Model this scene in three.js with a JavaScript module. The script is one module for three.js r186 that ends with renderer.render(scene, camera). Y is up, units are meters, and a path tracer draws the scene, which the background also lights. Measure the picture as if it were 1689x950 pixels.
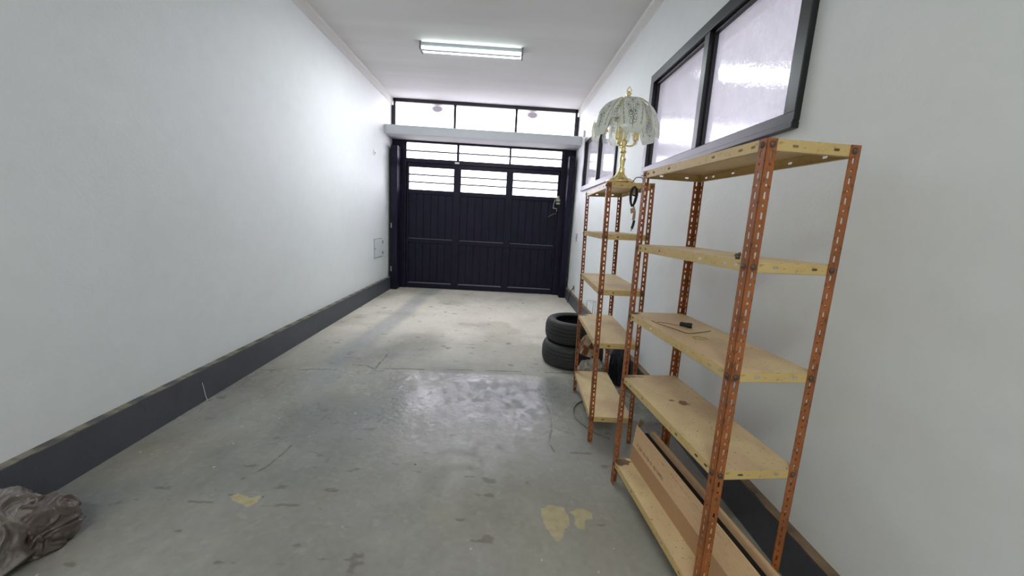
import * as THREE from 'three';
import { RoundedBoxGeometry } from 'three/addons/geometries/RoundedBoxGeometry.js';
import { mergeGeometries, mergeVertices } from 'three/addons/utils/BufferGeometryUtils.js';
import { RectAreaLightUniformsLib } from 'three/addons/lights/RectAreaLightUniformsLib.js';

// ---------------------------------------------------------------- camera, sky, lights, exposure
const scene = new THREE.Scene();
const FOCAL = 645.44;                                     // in pixels of the 1689 x 950 frame
const camera = new THREE.PerspectiveCamera(2 * Math.atan(475 / FOCAL) * 180 / Math.PI, 1689 / 950, 0.05, 200);
camera.position.set(0, 1.5, 0);
camera.rotation.set(-0.1697, -0.0303, 0.0568, 'YXZ');
scene.add(camera);

scene.background = new THREE.Color().setRGB(0.93, 0.92, 1.0);   // even, overcast sky
scene.backgroundIntensity = 1.95;

const renderer = new THREE.WebGLRenderer({ antialias: true });
renderer.toneMapping = THREE.LinearToneMapping;
renderer.toneMappingExposure = 5.8;
renderer.shadowMap.enabled = true;
RectAreaLightUniformsLib.init();
const TUBE_GLOW = 1.3;

// ---------------------------------------------------------------- helpers
const V3 = (x, y, z) => new THREE.Vector3(x, y, z);
function rng(seed) { let s = seed >>> 0; return () => { s = (s + 0x6D2B79F5) >>> 0; let t = Math.imul(s ^ (s >>> 15), 1 | s); t = (t + Math.imul(t ^ (t >>> 7), 61 | t)) ^ t; return ((t ^ (t >>> 14)) >>> 0) / 4294967296; }; }
function hash3(x, y, z) { let h = Math.imul(x, 374761393) ^ Math.imul(y, 668265263) ^ Math.imul(z, 2147483647 - 1274126177); h = Math.imul(h ^ (h >>> 13), 1274126177); h ^= h >>> 16; return (h >>> 0) / 4294967296; }
const sm = t => t * t * (3 - 2 * t);
function vnoise2(x, y, seed, px = 0, py = 0) {            // value noise, periodic when px, py are given
  const xi = Math.floor(x), yi = Math.floor(y), u = sm(x - xi), v = sm(y - yi);
  const w = (i, p) => p ? ((i % p) + p) % p : i;
  const a = hash3(w(xi, px), w(yi, py), seed), b = hash3(w(xi + 1, px), w(yi, py), seed), c = hash3(w(xi, px), w(yi + 1, py), seed), d = hash3(w(xi + 1, px), w(yi + 1, py), seed);
  return (a * (1 - u) + b * u) * (1 - v) + (c * (1 - u) + d * u) * v;
}
function fbm2(x, y, seed, oct = 4, p = 0) { let s = 0, a = 0.5, f = 1, t = 0; for (let i = 0; i < oct; i++) { s += a * vnoise2(x * f, y * f, seed + i, p * f, p * f); t += a; a *= 0.5; f *= 2; } return s / t; }
function vnoise3(x, y, z, seed) {
  const xi = Math.floor(x), yi = Math.floor(y), zi = Math.floor(z), u = sm(x - xi), v = sm(y - yi), w = sm(z - zi);
  const h = (i, j, k) => hash3(xi + i + seed * 57, yi + j, zi + k);
  const L = (a, b, t) => a + (b - a) * t;
  return L(L(L(h(0, 0, 0), h(1, 0, 0), u), L(h(0, 1, 0), h(1, 1, 0), u), v), L(L(h(0, 0, 1), h(1, 0, 1), u), L(h(0, 1, 1), h(1, 1, 1), u), v), w);
}
const clamp = (x, a = 0, b = 1) => Math.min(b, Math.max(a, x));
const sstep = (a, b, x) => sm(clamp((x - a) / (b - a)));
const mixc = (a, b, t) => [a[0] + (b[0] - a[0]) * t, a[1] + (b[1] - a[1]) * t, a[2] + (b[2] - a[2]) * t];
function tex(w, h, fn, srgb = true, wrap = THREE.RepeatWrapping) {   // fn(u, v) -> [r, g, b] 0..255 or one number
  const d = new Uint8Array(w * h * 4);
  for (let j = 0; j < h; j++) for (let i = 0; i < w; i++) {
    const c = fn((i + 0.5) / w, (j + 0.5) / h), k = (j * w + i) * 4;
    if (typeof c === 'number') d[k] = d[k + 1] = d[k + 2] = clamp(c, 0, 255); else { d[k] = clamp(c[0], 0, 255); d[k + 1] = clamp(c[1], 0, 255); d[k + 2] = clamp(c[2], 0, 255); }
    d[k + 3] = 255;
  }
  const t = new THREE.DataTexture(d, w, h, THREE.RGBAFormat);
  t.wrapS = t.wrapT = wrap; t.magFilter = THREE.LinearFilter; t.minFilter = THREE.LinearMipmapLinearFilter; t.generateMipmaps = true;
  if (srgb) t.colorSpace = THREE.SRGBColorSpace;
  t.needsUpdate = true; return t;
}
function canvasTex(w, h, draw) {
  const c = document.createElement('canvas'); c.width = w; c.height = h; draw(c.getContext('2d'), w, h);
  const t = new THREE.CanvasTexture(c); t.colorSpace = THREE.SRGBColorSpace; return t;
}
const rep = (t, u, v = u) => { const r = t.clone(); r.repeat.set(u, v); r.needsUpdate = true; return r; };
const std = o => new THREE.MeshStandardMaterial(o);
const phy = o => new THREE.MeshPhysicalMaterial(o);
const used = {};
function numbered(n) { const k = used[n] = (used[n] ?? -1) + 1; return k ? `${n}_${String(k).padStart(3, '0')}` : n; }
function uvMetres(g) {                                     // box-projected uv in metres
  if (g.index) g = g.toNonIndexed();
  const p = g.attributes.position, n = p.count, uv = new Float32Array(n * 2), a = V3(), b = V3(), c = V3();
  for (let i = 0; i < n; i += 3) {
    a.fromBufferAttribute(p, i); b.fromBufferAttribute(p, i + 1); c.fromBufferAttribute(p, i + 2);
    const nn = b.clone().sub(a).cross(c.clone().sub(a)), x = Math.abs(nn.x), y = Math.abs(nn.y), z = Math.abs(nn.z);
    [a, b, c].forEach((q, k) => { const o = (i + k) * 2; if (x >= y && x >= z) { uv[o] = q.z; uv[o + 1] = q.y; } else if (y >= z) { uv[o] = q.x; uv[o + 1] = q.z; } else { uv[o] = q.x; uv[o + 1] = q.y; } });
  }
  g.setAttribute('uv', new THREE.BufferAttribute(uv, 2)); return g;
}
function box(x0, x1, y0, y1, z0, z1, r = 0) {              // a box by its limits, rounded by r
  const w = x1 - x0, h = y1 - y0, d = z1 - z0;
  const g = r ? new RoundedBoxGeometry(w, h, d, 2, Math.min(r, w / 2.01, h / 2.01, d / 2.01)) : new THREE.BoxGeometry(w, h, d);
  g.translate((x0 + x1) / 2, (y0 + y1) / 2, (z0 + z1) / 2); return uvMetres(g);
}
function merge(list) {
  const l = list.map(g => { const q = g.index ? g.toNonIndexed() : g.clone(); for (const k of Object.keys(q.attributes)) if (!['position', 'normal', 'uv'].includes(k)) q.deleteAttribute(k); return q; });
  return l.length === 1 ? l[0] : mergeGeometries(l);
}
function mesh(name, geo, mat, parent = scene) {
  const m = new THREE.Mesh(Array.isArray(geo) ? merge(geo) : geo, mat);
  m.name = parent === scene ? numbered(name) : numbered(name); m.castShadow = m.receiveShadow = true; parent.add(m); return m;
}
function group(name, x = 0, y = 0, z = 0, turn = 0) { const g = new THREE.Group(); g.name = numbered(name); g.position.set(x, y, z); g.rotation.y = turn; scene.add(g); return g; }
function tag(o, label, category, grp) { o.userData.label = label; o.userData.category = category; if (grp) o.userData.group = grp; return o; }
function struct(o, label) { o.userData.kind = 'structure'; if (label) o.userData.label = label; return o; }
function tube(points, r, seg = 40, rad = 6, closed = false) { return new THREE.TubeGeometry(new THREE.CatmullRomCurve3(points.map(p => p.isVector3 ? p : V3(...p)), closed), seg, r, rad, closed); }
function lathe(profile, seg = 32) { return new THREE.LatheGeometry(profile.map(p => new THREE.Vector2(p[0], p[1])), seg); }
function cyl(r0, r1, h, seg = 16) { return new THREE.CylinderGeometry(r0, r1, h, seg); }
function polyDist(x, y, P) { let d = 1e9; for (let i = 0; i + 1 < P.length; i++) { const [ax, ay] = P[i], [bx, by] = P[i + 1]; const t = clamp(((x - ax) * (bx - ax) + (y - ay) * (by - ay)) / ((bx - ax) ** 2 + (by - ay) ** 2)); d = Math.min(d, Math.hypot(x - ax - t * (bx - ax), y - ay - t * (by - ay))); } return d; }
function inPoly(x, y, P) { let r = false; for (let i = 0, j = P.length - 1; i < P.length; j = i++) { const [a, b] = P[i], [c, d] = P[j]; if ((b > y) !== (d > y) && x < (c - a) * (y - b) / (d - b) + a) r = !r; } return r; }

// ---------------------------------------------------------------- room measures
const XL = -2.283, XBL = -2.230, XR = 1.380, XBR = 1.330, HBL = 0.253, HBR = 0.211, HC = 3.712;
const ZD = -8.162, ZT = -8.10, ZBACK = 4.0, TH = 0.22;

// ---------------------------------------------------------------- materials
const wallBump = tex(512, 512, (u, v) => 255 * (0.6 * fbm2(u * 64, v * 64, 3, 3, 64) + 0.4 * fbm2(u * 8, v * 8, 9, 3, 8)), false);
const wallMap = tex(512, 512, (u, v) => { const n = fbm2(u * 5, v * 5, 21, 5, 5) - 0.5, m = fbm2(u * 40, v * 40, 27, 2, 40) - 0.5; const k = 5 * n + 4 * m; return [231 + k, 233 + k, 233 + k]; });
const M = {};
M.wall = std({ map: rep(wallMap, 0.3), bumpMap: rep(wallBump, 1.1), bumpScale: 0.0012, roughness: 0.62 });
M.beam = std({ map: rep(wallMap, 0.6), bumpMap: rep(wallBump, 0.8), bumpScale: 0.003, roughness: 0.7, color: new THREE.Color(0.77, 0.77, 0.81) });
const ceilMap = tex(512, 1024, (u, v) => {                 // hand-rolled paint: cloudy, with lap marks across the room
  const n = fbm2(u * 4, v * 6, 31, 5) - 0.5, band = fbm2(u * 1.5 + 3, v * 36, 37, 3) - 0.5; const k = 9 * n + 20 * band; return [224 + k, 222 + k, 221 + k];
});
ceilMap.repeat.set(1 / 4.4, 1 / 13); ceilMap.offset.set(0.57, 0.66);
M.ceiling = std({ map: ceilMap, bumpMap: rep(wallBump, 0.9), bumpScale: 0.001, roughness: 0.8 });
M.cornice = std({ color: 0xd8d6d2, roughness: 0.6 });
const plinthMap = tex(512, 256, (u, v) => { const n = fbm2(u * 16, v * 8, 41, 5) - 0.5; const k = 14 * n; return [75 + k, 77 + k, 85 + k]; });
M.plinth = std({ map: rep(plinthMap, 0.5), bumpMap: rep(wallBump, 1), bumpScale: 0.002, roughness: 0.5 });
const ledgeMap = tex(512, 64, (u, v) => { const n = fbm2(u * 60, v * 4, 43, 4) - 0.5, m = sstep(0.58, 0.72, fbm2(u * 25, v * 2, 47, 3)); const k = 40 * n; return mixc([136 + k, 130 + k, 116 + k], [84, 82, 80], m); });
M.ledge = std({ map: rep(ledgeMap, 0.25, 4), roughness: 0.8 });
M.ledgeBrown = std({ map: M.ledge.map, roughness: 0.8, color: new THREE.Color(0.85, 0.64, 0.5) });
const navyMap = tex(256, 256, (u, v) => { const n = fbm2(u * 8, v * 8, 51, 4, 8) - 0.5; const k = 9 * n; return [27 + k, 24 + k, 44 + k]; });
M.navy = phy({ map: navyMap, roughness: 0.4, specularIntensity: 0.45, bumpMap: rep(wallBump, 2), bumpScale: 0.0006 });
M.navyFrame = phy({ map: navyMap, roughness: 0.34, specularIntensity: 0.6, color: new THREE.Color(1.15, 1.0, 1.0) });
M.bead = std({ color: 0x77757f, roughness: 0.35, metalness: 0.4 });
M.frame = std({ color: 0x201e23, roughness: 0.36 });
const smudgeMap = (list) => tex(256, 128, (u, v) => {      // grime on the inside of the pane
  let s = 0; for (const [a, b, ra, rb] of list) s = Math.max(s, sstep(1, 0.35, Math.hypot((u - a) / ra, (v - b) / rb)));
  const n = 8 * (fbm2(u * 12, v * 6, 61, 4) - 0.5); return mixc([250 + n, 248 + n, 252 + n], [58, 55, 58], s);
}, true, THREE.ClampToEdgeWrapping);
const paneBase = { transmission: 1, thickness: 0, roughness: 0.3, ior: 1.5, side: THREE.DoubleSide };
M.paneDoor = phy({ ...paneBase, color: 0xfbf8ff });
M.paneTransom = [phy({ ...paneBase, map: smudgeMap([[0.7, 0.8, 0.17, 0.24]]) }), M.paneDoor, phy({ ...paneBase, map: smudgeMap([[0.27, 0.8, 0.17, 0.24]]) })];
const obscure = tex(512, 512, (u, v) => 255 * (0.5 * fbm2(u * 48, v * 48, 71, 2, 48) + 0.5 * fbm2(u * 14, v * 14, 77, 2, 14)), false);
const dirtyGlass = tex(512, 256, (u, v) => { const n = fbm2(u * 6, v * 4, 81, 5) - 0.5, m = fbm2(u * 70, v * 50, 87, 2) - 0.5; const k = 10 * n + 10 * m; return [91 + k, 90 + k, 94 + k]; }, true, THREE.ClampToEdgeWrapping);
M.paneSide = phy({ ...paneBase, roughness: 0.05, color: 0xffffff, bumpMap: rep(obscure, 5, 2.2), bumpScale: 0.00045 });
M.film = phy({ transmission: 1, thickness: 0, roughness: 0.97, specularIntensity: 0, map: dirtyGlass, side: THREE.DoubleSide });
const rustMap = tex(512, 1024, (u, v) => {                 // brush-painted red oxide with chips and grime
  const n = fbm2(u * 12, v * 24, 91, 5) - 0.5, chip = sstep(0.66, 0.74, fbm2(u * 40, v * 80, 97, 3)), grime = sstep(0.45, 0.8, fbm2(u * 6, v * 10, 99, 4));
  let c = [164 + 30 * n, 95 + 24 * n, 48 + 18 * n]; c = mixc(c, [112, 66, 36], 0.4 * grime); return mixc(c, [74, 48, 36], 0.6 * chip);
});
M.rust = std({ map: rep(rustMap, 3, 1), roughness: 0.45, bumpMap: rep(wallBump, 4), bumpScale: 0.0004 });
M.creamLip = std({ map: rep(tex(512, 128, (u, v) => { const n = fbm2(u * 16, v * 4, 101, 5) - 0.5, m = sstep(0.7, 0.78, fbm2(u * 50, v * 12, 105, 3)); const k = 14 * n; return mixc([208 + k, 178 + k, 118 + k], [150, 120, 76], 0.5 * m); }), 1.4, 8), roughness: 0.42 });
function plateMap(seed, stains) {                          // cream enamel under brown dust
  return tex(256, 512, (u, v) => {
    const n = fbm2(u * 5, v * 10, seed, 5) - 0.5, dust = sstep(0.3, 0.75, fbm2(u * 2.2, v * 4, seed + 5, 4)), speck = sstep(0.84, 0.87, fbm2(u * 44, v * 110, seed + 9, 2));
    let c = mixc([222, 197, 150], [206, 174, 136], dust); c = c.map(x => x + 14 * n);
    c = mixc(c, [96, 70, 48], 0.8 * speck);
    for (const [a, b, ra, rb, st] of stains) { const d = Math.hypot((u - a) / ra, (v - b) / rb) + 0.9 * (fbm2(u * 24, v * 50, seed + 13, 3) - 0.5); c = mixc(c, [92, 60, 42], st * sstep(1, 0.7, d)); }
    return c;
  }, true, THREE.ClampToEdgeWrapping);
}
const plateMats = [[111, [[0.08, 0.97, 0.14, 0.03, 0.7]]], [121, []], [131, [[0.55, 0.6, 0.1, 0.035, 0.75], [0.4, 0.63, 0.05, 0.015, 0.6], [0.1, 0.97, 0.25, 0.025, 0.5]]], [141, [[0.1, 0.96, 0.2, 0.05, 0.8]]]].map(([s, st]) => std({ map: plateMap(s, st), roughness: 0.5 }));
M.bolt = std({ color: 0x6b5a50, roughness: 0.4, metalness: 0.7 });
M.white = std({ color: 0xe8e8e6, roughness: 0.4 });
M.brass = std({ color: new THREE.Color(0.95, 0.79, 0.42), roughness: 0.2, metalness: 1 });
M.black = std({ color: 0x131316, roughness: 0.5 });
M.grey = std({ color: 0x85888b, roughness: 0.5 });

// ---------------------------------------------------------------- the floor
const FX0 = -2.3, FX1 = 1.4, FZ0 = -8.5, FZ1 = -1.1;
const patches = [[[0.275, -1.849], [0.325, -1.879], [0.398, -1.87], [0.417, -1.82], [0.41, -1.742], [0.38, -1.709], [0.351, -1.639], [0.328, -1.645], [0.304, -1.698], [0.278, -1.753]],
  [[0.433, -1.838], [0.483, -1.859], [0.518, -1.864], [0.543, -1.825], [0.535, -1.79], [0.494, -1.78], [0.487, -1.713], [0.457, -1.72], [0.436, -1.744], [0.45, -1.786]],
  [[-1.355, -1.864], [-1.324, -1.889], [-1.247, -1.851], [-1.209, -1.881], [-1.192, -1.827], [-1.221, -1.791], [-1.29, -1.814]]];
const crack = [[-2.2, -3.51], [-2.06, -3.526], [-1.916, -3.543], [-1.749, -3.58], [-1.585, -3.6], [-1.529, -3.577], [-1.398, -3.606], [-1.341, -3.664], [-1.191, -3.648], [-1.027, -3.694], [-0.71, -3.706], [-0.353, -3.739], [0.258, -3.764], [1.33, -3.8]];
const cracks = [[[-1.179, -3.662], [-1.187, -3.843], [-1.18, -3.991], [-1.184, -4.096]], [[-1.42, -3.75], [-1.28, -3.73], [-1.19, -3.66]], [[-1.379, -1.999], [-1.313, -2.112], [-1.291, -2.266], [-1.289, -2.333]], [[0.444, -2.83], [0.431, -2.65], [0.391, -2.487], [0.419, -2.381]], [[0.4, -3.4], [0.43, -3.1], [0.45, -2.9]]];
const streak = [[-1.35, -8.1], [-1.467, -7.226], [-1.491, -5.795], [-1.541, -4.988], [-1.589, -4.416], [-1.621, -3.958], [-1.583, -3.179], [-1.424, -2.588]];
const R1 = rng(5), flecks = Array.from({ length: 150 }, () => [FX0 + R1() * 3.7, FZ0 + R1() * 7.4, 0.003 + 0.006 * R1() * R1(), R1() < 0.6]);
const fleckGrid = {}; for (const f of flecks) (fleckGrid[Math.floor(f[0] * 4) + ',' + Math.floor(f[1] * 4)] ??= []).push(f);
const floorAt = (u, v) => [FX0 + u * (FX1 - FX0), FZ1 + (FZ0 - FZ1) * v];
const floorMap = tex(1024, 2048, (u, v) => {
  const [x, z] = floorAt(u, v);
  const n = fbm2(x * 2.2 + 9, z * 2.2, 151, 5) - 0.5, f = fbm2(x * 40 + 9, z * 40, 157, 3) - 0.5, streaky = fbm2(x * 9, z * 2, 161, 4) - 0.5;
  const wob = 0.25 * (fbm2(x * 1.7, z * 1.7, 163, 4) - 0.5);
  const back = sstep(-3.0, -5.6, z + 2 * wob);             // bare, dusty concrete towards the door; grey floor paint in front
  let c = mixc([148, 146, 140], [220, 211, 198], back);
  const yellow = sstep(0.55, 0.75, fbm2(x * 1.1 + 30, z * 1.1, 167, 4)); c = mixc(c, [150, 143, 122], 0.35 * yellow);
  c = mixc(c, [104, 108, 112], 0.5 * sstep(0.5, 0.75, fbm2(x * 0.9 - 11, z * 0.9, 169, 4)) * (1 - back));
  const sd = polyDist(x, z, streak) + 0.25 * wob; c = mixc(c, [140, 144, 150], 0.42 * sstep(0.22, 0.06, sd) * sstep(-2.3, -3.6, z));
  const k = 26 * n + 12 * f + 9 * streaky; c = c.map(q => q + k);
  const dirt = sstep(0.74, 0.82, fbm2(x * 7, z * 16, 171, 4)); c = mixc(c, [92, 84, 72], 0.45 * dirt); const scuff = sstep(0.7, 0.78, fbm2(x * 22 + 40, z * 30, 172, 3)); c = mixc(c, [176, 172, 162], 0.2 * scuff);
  for (const P of patches) { const wx = x + 0.022 * (fbm2(x * 30, z * 30, 173, 2) - 0.5), wz = z + 0.022 * (fbm2(x * 30 + 7, z * 30, 175, 2) - 0.5); if (inPoly(wx, wz, P)) c = [176 + 22 * f, 163 + 22 * f, 128 + 20 * f]; }
  if (Math.abs(z + 3.65) < 0.3) { const d = polyDist(x, z, crack) + 0.01 * (fbm2(x * 30, z * 30, 177, 3) - 0.5); if (fbm2(x * 5, 3, 178, 2) > 0.38) c = mixc(c, [74, 68, 60], 0.75 * sstep(0.011, 0.003, d)); }
  for (const P of cracks) { const d = polyDist(x, z, P) + 0.02 * (fbm2(x * 25, z * 25, 179, 3) - 0.5); c = mixc(c, [78, 72, 64], 0.6 * sstep(0.009, 0.002, d)); }
  for (let a = -1; a < 2; a++) for (let b = -1; b < 2; b++) for (const q of fleckGrid[(Math.floor(x * 4) + a) + ',' + (Math.floor(z * 4) + b)] || []) if (Math.hypot(x - q[0], (z - q[1]) * 0.8) < q[2]) c = q[3] ? [196, 196, 190] : [78, 74, 66];
  return c;
}, true, THREE.MirroredRepeatWrapping);
const floorRough = tex(512, 1024, (u, v) => {
  const [x, z] = floorAt(u, v);
  const n = fbm2(x * 5, z * 5, 181, 5) - 0.5, worn = fbm2(x * 18, z * 12, 185, 4);
  const gloss = sstep(-3.72, -3.62, z + 0.04 * n) * sstep(-1.9, -2.7, z);
  return 255 * clamp(0.62 - 0.36 * gloss + 0.22 * n + 0.16 * sstep(0.5, 0.7, worn));
}, false, THREE.MirroredRepeatWrapping);
const floorBump = tex(768, 768, (u, v) => 255 * (0.45 * fbm2(u * 10, v * 10, 191, 3, 10) + 0.3 * fbm2(u * 40, v * 40, 193, 3, 40) + 0.25 * (1 - Math.abs(2 * fbm2(u * 14, v * 14, 195, 3, 14) - 1))), false);
M.floor = std({ map: floorMap, roughnessMap: floorRough, roughness: 1, bumpMap: rep(floorBump, 3.0, 6.0), bumpScale: 0.004 });
{
  const g = box(XL - TH, XR + TH, -0.12, 0, ZD - 0.3, ZBACK + TH), p = g.attributes.position, uv = g.attributes.uv;
  for (let i = 0; i < p.count; i++) uv.setXY(i, (p.getX(i) - FX0) / (FX1 - FX0), (p.getZ(i) - FZ1) / (FZ0 - FZ1));
  struct(mesh('floor', g, M.floor), 'worn grey painted concrete floor, dusty beige towards the door');
}
struct(mesh('ground', box(-30, 30, -0.4, -0.13, -40, 30), std({ color: 0x8a8780, roughness: 0.9 })), 'concrete ground outside');

// ---------------------------------------------------------------- walls, ceiling
struct(mesh('ceiling', box(XL - TH, XR + TH, HC, HC + 0.2, ZD - 0.3, ZBACK + TH), M.ceiling), 'pale grey painted ceiling');
struct(mesh('wall_left', box(XL - TH, XL, 0, HC, ZD - 0.3, ZBACK + TH), M.wall), 'bluish white painted plaster wall');
struct(mesh('wall_back', box(XL, XR, 0, HC, ZBACK, ZBACK + TH), M.wall));
// windows of the right wall: [z far, z near, y bottom, y top, mullion z]
const WIN = [[-4.035, -1.942, 2.012, 2.946, -2.965], [-7.205, -5.09, 2.092, 3.0, -6.12]];
{
  const s = new THREE.Shape([[ZD - 0.3, 0], [ZBACK + TH, 0], [ZBACK + TH, HC], [ZD - 0.3, HC]].map(p => new THREE.Vector2(...p)));
  for (const [a, b, c, d] of WIN) s.holes.push(new THREE.Path([[a + 0.03, c + 0.03], [a + 0.03, d - 0.03], [b - 0.03, d - 0.03], [b - 0.03, c + 0.03]].map(p => new THREE.Vector2(...p))));
  const g = new THREE.ExtrudeGeometry(s, { depth: TH, bevelEnabled: false });
  g.rotateY(-Math.PI / 2); g.translate(XR + TH, 0, 0);      // shape x -> z, extrusion -> -x
  struct(mesh('wall_right', uvMetres(g), M.wall), 'bluish white painted plaster wall with two high windows');
}
// the front wall is all opening: a painted concrete beam between the transom window and the door
struct(mesh('beam', box(XL, XR, 2.96, 3.124, ZD - 0.3, -7.635, 0.012), M.beam), 'pale painted concrete beam between transom window and garage door');
// plinths with a ledge on top
for (const [side, x0, x1, h] of [['left', XL, XBL, HBL], ['right', XBR, XR, HBR]]) {
  const b = struct(mesh('baseboard_' + side, box(x0, x1, 0, h - 0.006, ZD - 0.02, ZBACK), M.plinth), 'dark grey painted plinth along the ' + side + ' wall');
  const n = 140, pos = [], idx = [], R = rng(side.length), wall = side === 'left' ? x0 : x1, edge = side === 'left' ? x1 : x0, s = Math.sign(edge - wall);
  const sh = new THREE.Shape(); sh.moveTo(0, ZD - 0.02);     // worn ledge with chipped front edge
  for (let i = 0; i <= n; i++) sh.lineTo(Math.abs(edge - wall) + 0.001 - (R() < 0.12 ? 0.012 * R() : 0.002 * R()), ZD - 0.02 + (ZBACK - ZD + 0.02) * i / n);
  sh.lineTo(0, ZBACK);
  const g = new THREE.ExtrudeGeometry(sh, { depth: 0.006, bevelEnabled: false }); g.rotateX(Math.PI / 2); 
  if (s < 0) { g.scale(-1, 1, 1); const q = g.index; const a = g.attributes; for (const k of Object.keys(a)) { const A = a[k], w = A.itemSize; for (let i = 0; i < A.count; i += 3) for (let c = 0; c < w; c++) { const t = A.array[(i + 1) * w + c]; A.array[(i + 1) * w + c] = A.array[(i + 2) * w + c]; A.array[(i + 2) * w + c] = t; } } g.computeVertexNormals(); }
  g.translate(wall, h, 0);
  const cap = mesh('ledge', uvMetres(g), side === 'left' ? M.ledge : M.ledgeBrown, b); cap.userData.label = 'beige worn ledge';
}
// cornice boards along both walls
for (const s of [-1, 1]) {
  const wx = s < 0 ? XL : XR, sh = new THREE.Shape([[0, 0], [0.018, 0.012], [0.022, 0.1], [0.036, 0.118], [0.036, 0.125], [0, 0.125]].map(p => new THREE.Vector2(-s * p[0], p[1])));
  const g = new THREE.ExtrudeGeometry(sh, { depth: ZBACK - ZD, bevelEnabled: false }); g.translate(wx, HC - 0.125, ZD);
  struct(mesh('trim_' + (s < 0 ? 1 : 2), uvMetres(g), M.cornice), 'off-white cornice along the ' + (s < 0 ? 'left' : 'right') + ' wall');
}

// ---------------------------------------------------------------- windows in the right wall
WIN.forEach(([z0, z1, y0, y1, zm], i) => {
  const w = struct(group('window_' + (i + 1)), i ? 'far dark framed two-pane window with frosted glass' : 'near dark framed two-pane window with frosted glass');
  const F = 0.08, xo = XR - 0.03, xi = XR + 0.05;
  const bar = (a, b, c, d, x0 = xo, x1 = xi) => box(x0, x1, c, d, a, b, 0.004);
  mesh('window_frame', [bar(z0, z1, y1 - F, y1), bar(z0, z0 + F, y0 + F - 0.004, y1 - F + 0.004, xo - 0.001, xi), bar(z1 - F, z1, y0 + F - 0.004, y1 - F + 0.004, xo - 0.001, xi), bar(z0, z1, y0 + 0.035, y0 + F), bar(z0, z1, y0, y0 + 0.03, xo - 0.006, xi),
    box(xo - 0.001, xi, y0 + 0.026, y0 + 0.04, z0 + 0.004, z1 - 0.004),
    bar(z0 + F, z1 - F, y1 - F - 0.022, y1 - F, xo + 0.03, xi), bar(z0 + F, z1 - F, y0 + F, y0 + F + 0.015, xo + 0.03, xi), bar(z0 + F, z0 + F + 0.02, y0 + F, y1 - F, xo + 0.032, xi), bar(z1 - F - 0.02, z1 - F, y0 + F, y1 - F, xo + 0.032, xi)], M.frame, w);
  mesh('mullion', [bar(zm - 0.035, zm + 0.035, y0 + F, y1 - F, xo + 0.004, xi), bar(zm - 0.055, zm + 0.055, y0 + F, y1 - F, xo + 0.034, xi)], M.frame, w);
  for (const [a, b] of [[z0 + F + 0.01, zm - 0.045], [zm + 0.045, z1 - F - 0.01]]) {
    const g = new THREE.PlaneGeometry(b - a, y1 - y0 - 2 * F - 0.02); g.rotateY(-Math.PI / 2); g.translate(XR + 0.025, (y0 + y1) / 2 - 0.003, (a + b) / 2);
    const pn = mesh('pane', g, M.paneSide, w); mesh('frosted_film', g.clone().translate(0.004, 0, 0), M.film, pn);
  }
});

// ---------------------------------------------------------------- transom window over the beam
{
  const w = struct(group('window_3'), 'dark framed three-pane transom window above the beam');
  const x0 = XL + 0.002, x1 = XR - 0.002, y0 = 3.126, y1 = HC - 0.002, za = ZT - 0.05, zb = ZT;
  const xs = [-2.213, -1.055, 0.143, 1.30], m = 0.024;
  mesh('window_frame', [box(x0 + 0.03, x1 - 0.03, y1 - 0.062, y1, za, zb, 0.004), box(x0, -2.205, y0, HC - 0.13, za, zb - 0.02, 0.004), box(x0 + 0.036, -2.205, y0, y1, za, zb, 0.004), box(1.295, x1, y0, HC - 0.13, za, zb - 0.02, 0.004), box(1.295, x1 - 0.036, y0, y1, za, zb, 0.004), box(x0, x1, y0, y0 + 0.05, za, zb, 0.004)], M.frame, w);
  for (const x of [xs[1], xs[2]]) mesh('mullion', box(x - m, x + m, y0 + 0.05, y1 - 0.062, za, zb, 0.004), M.frame, w);
  for (let k = 0; k < 3; k++) { const a = xs[k], b = xs[k + 1]; const g = new THREE.PlaneGeometry(b - a, y1 - y0 - 0.1); g.translate((a + b) / 2, (y0 + y1) / 2, ZT - 0.03); mesh('pane', g, M.paneTransom[k], w); }
}

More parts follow.
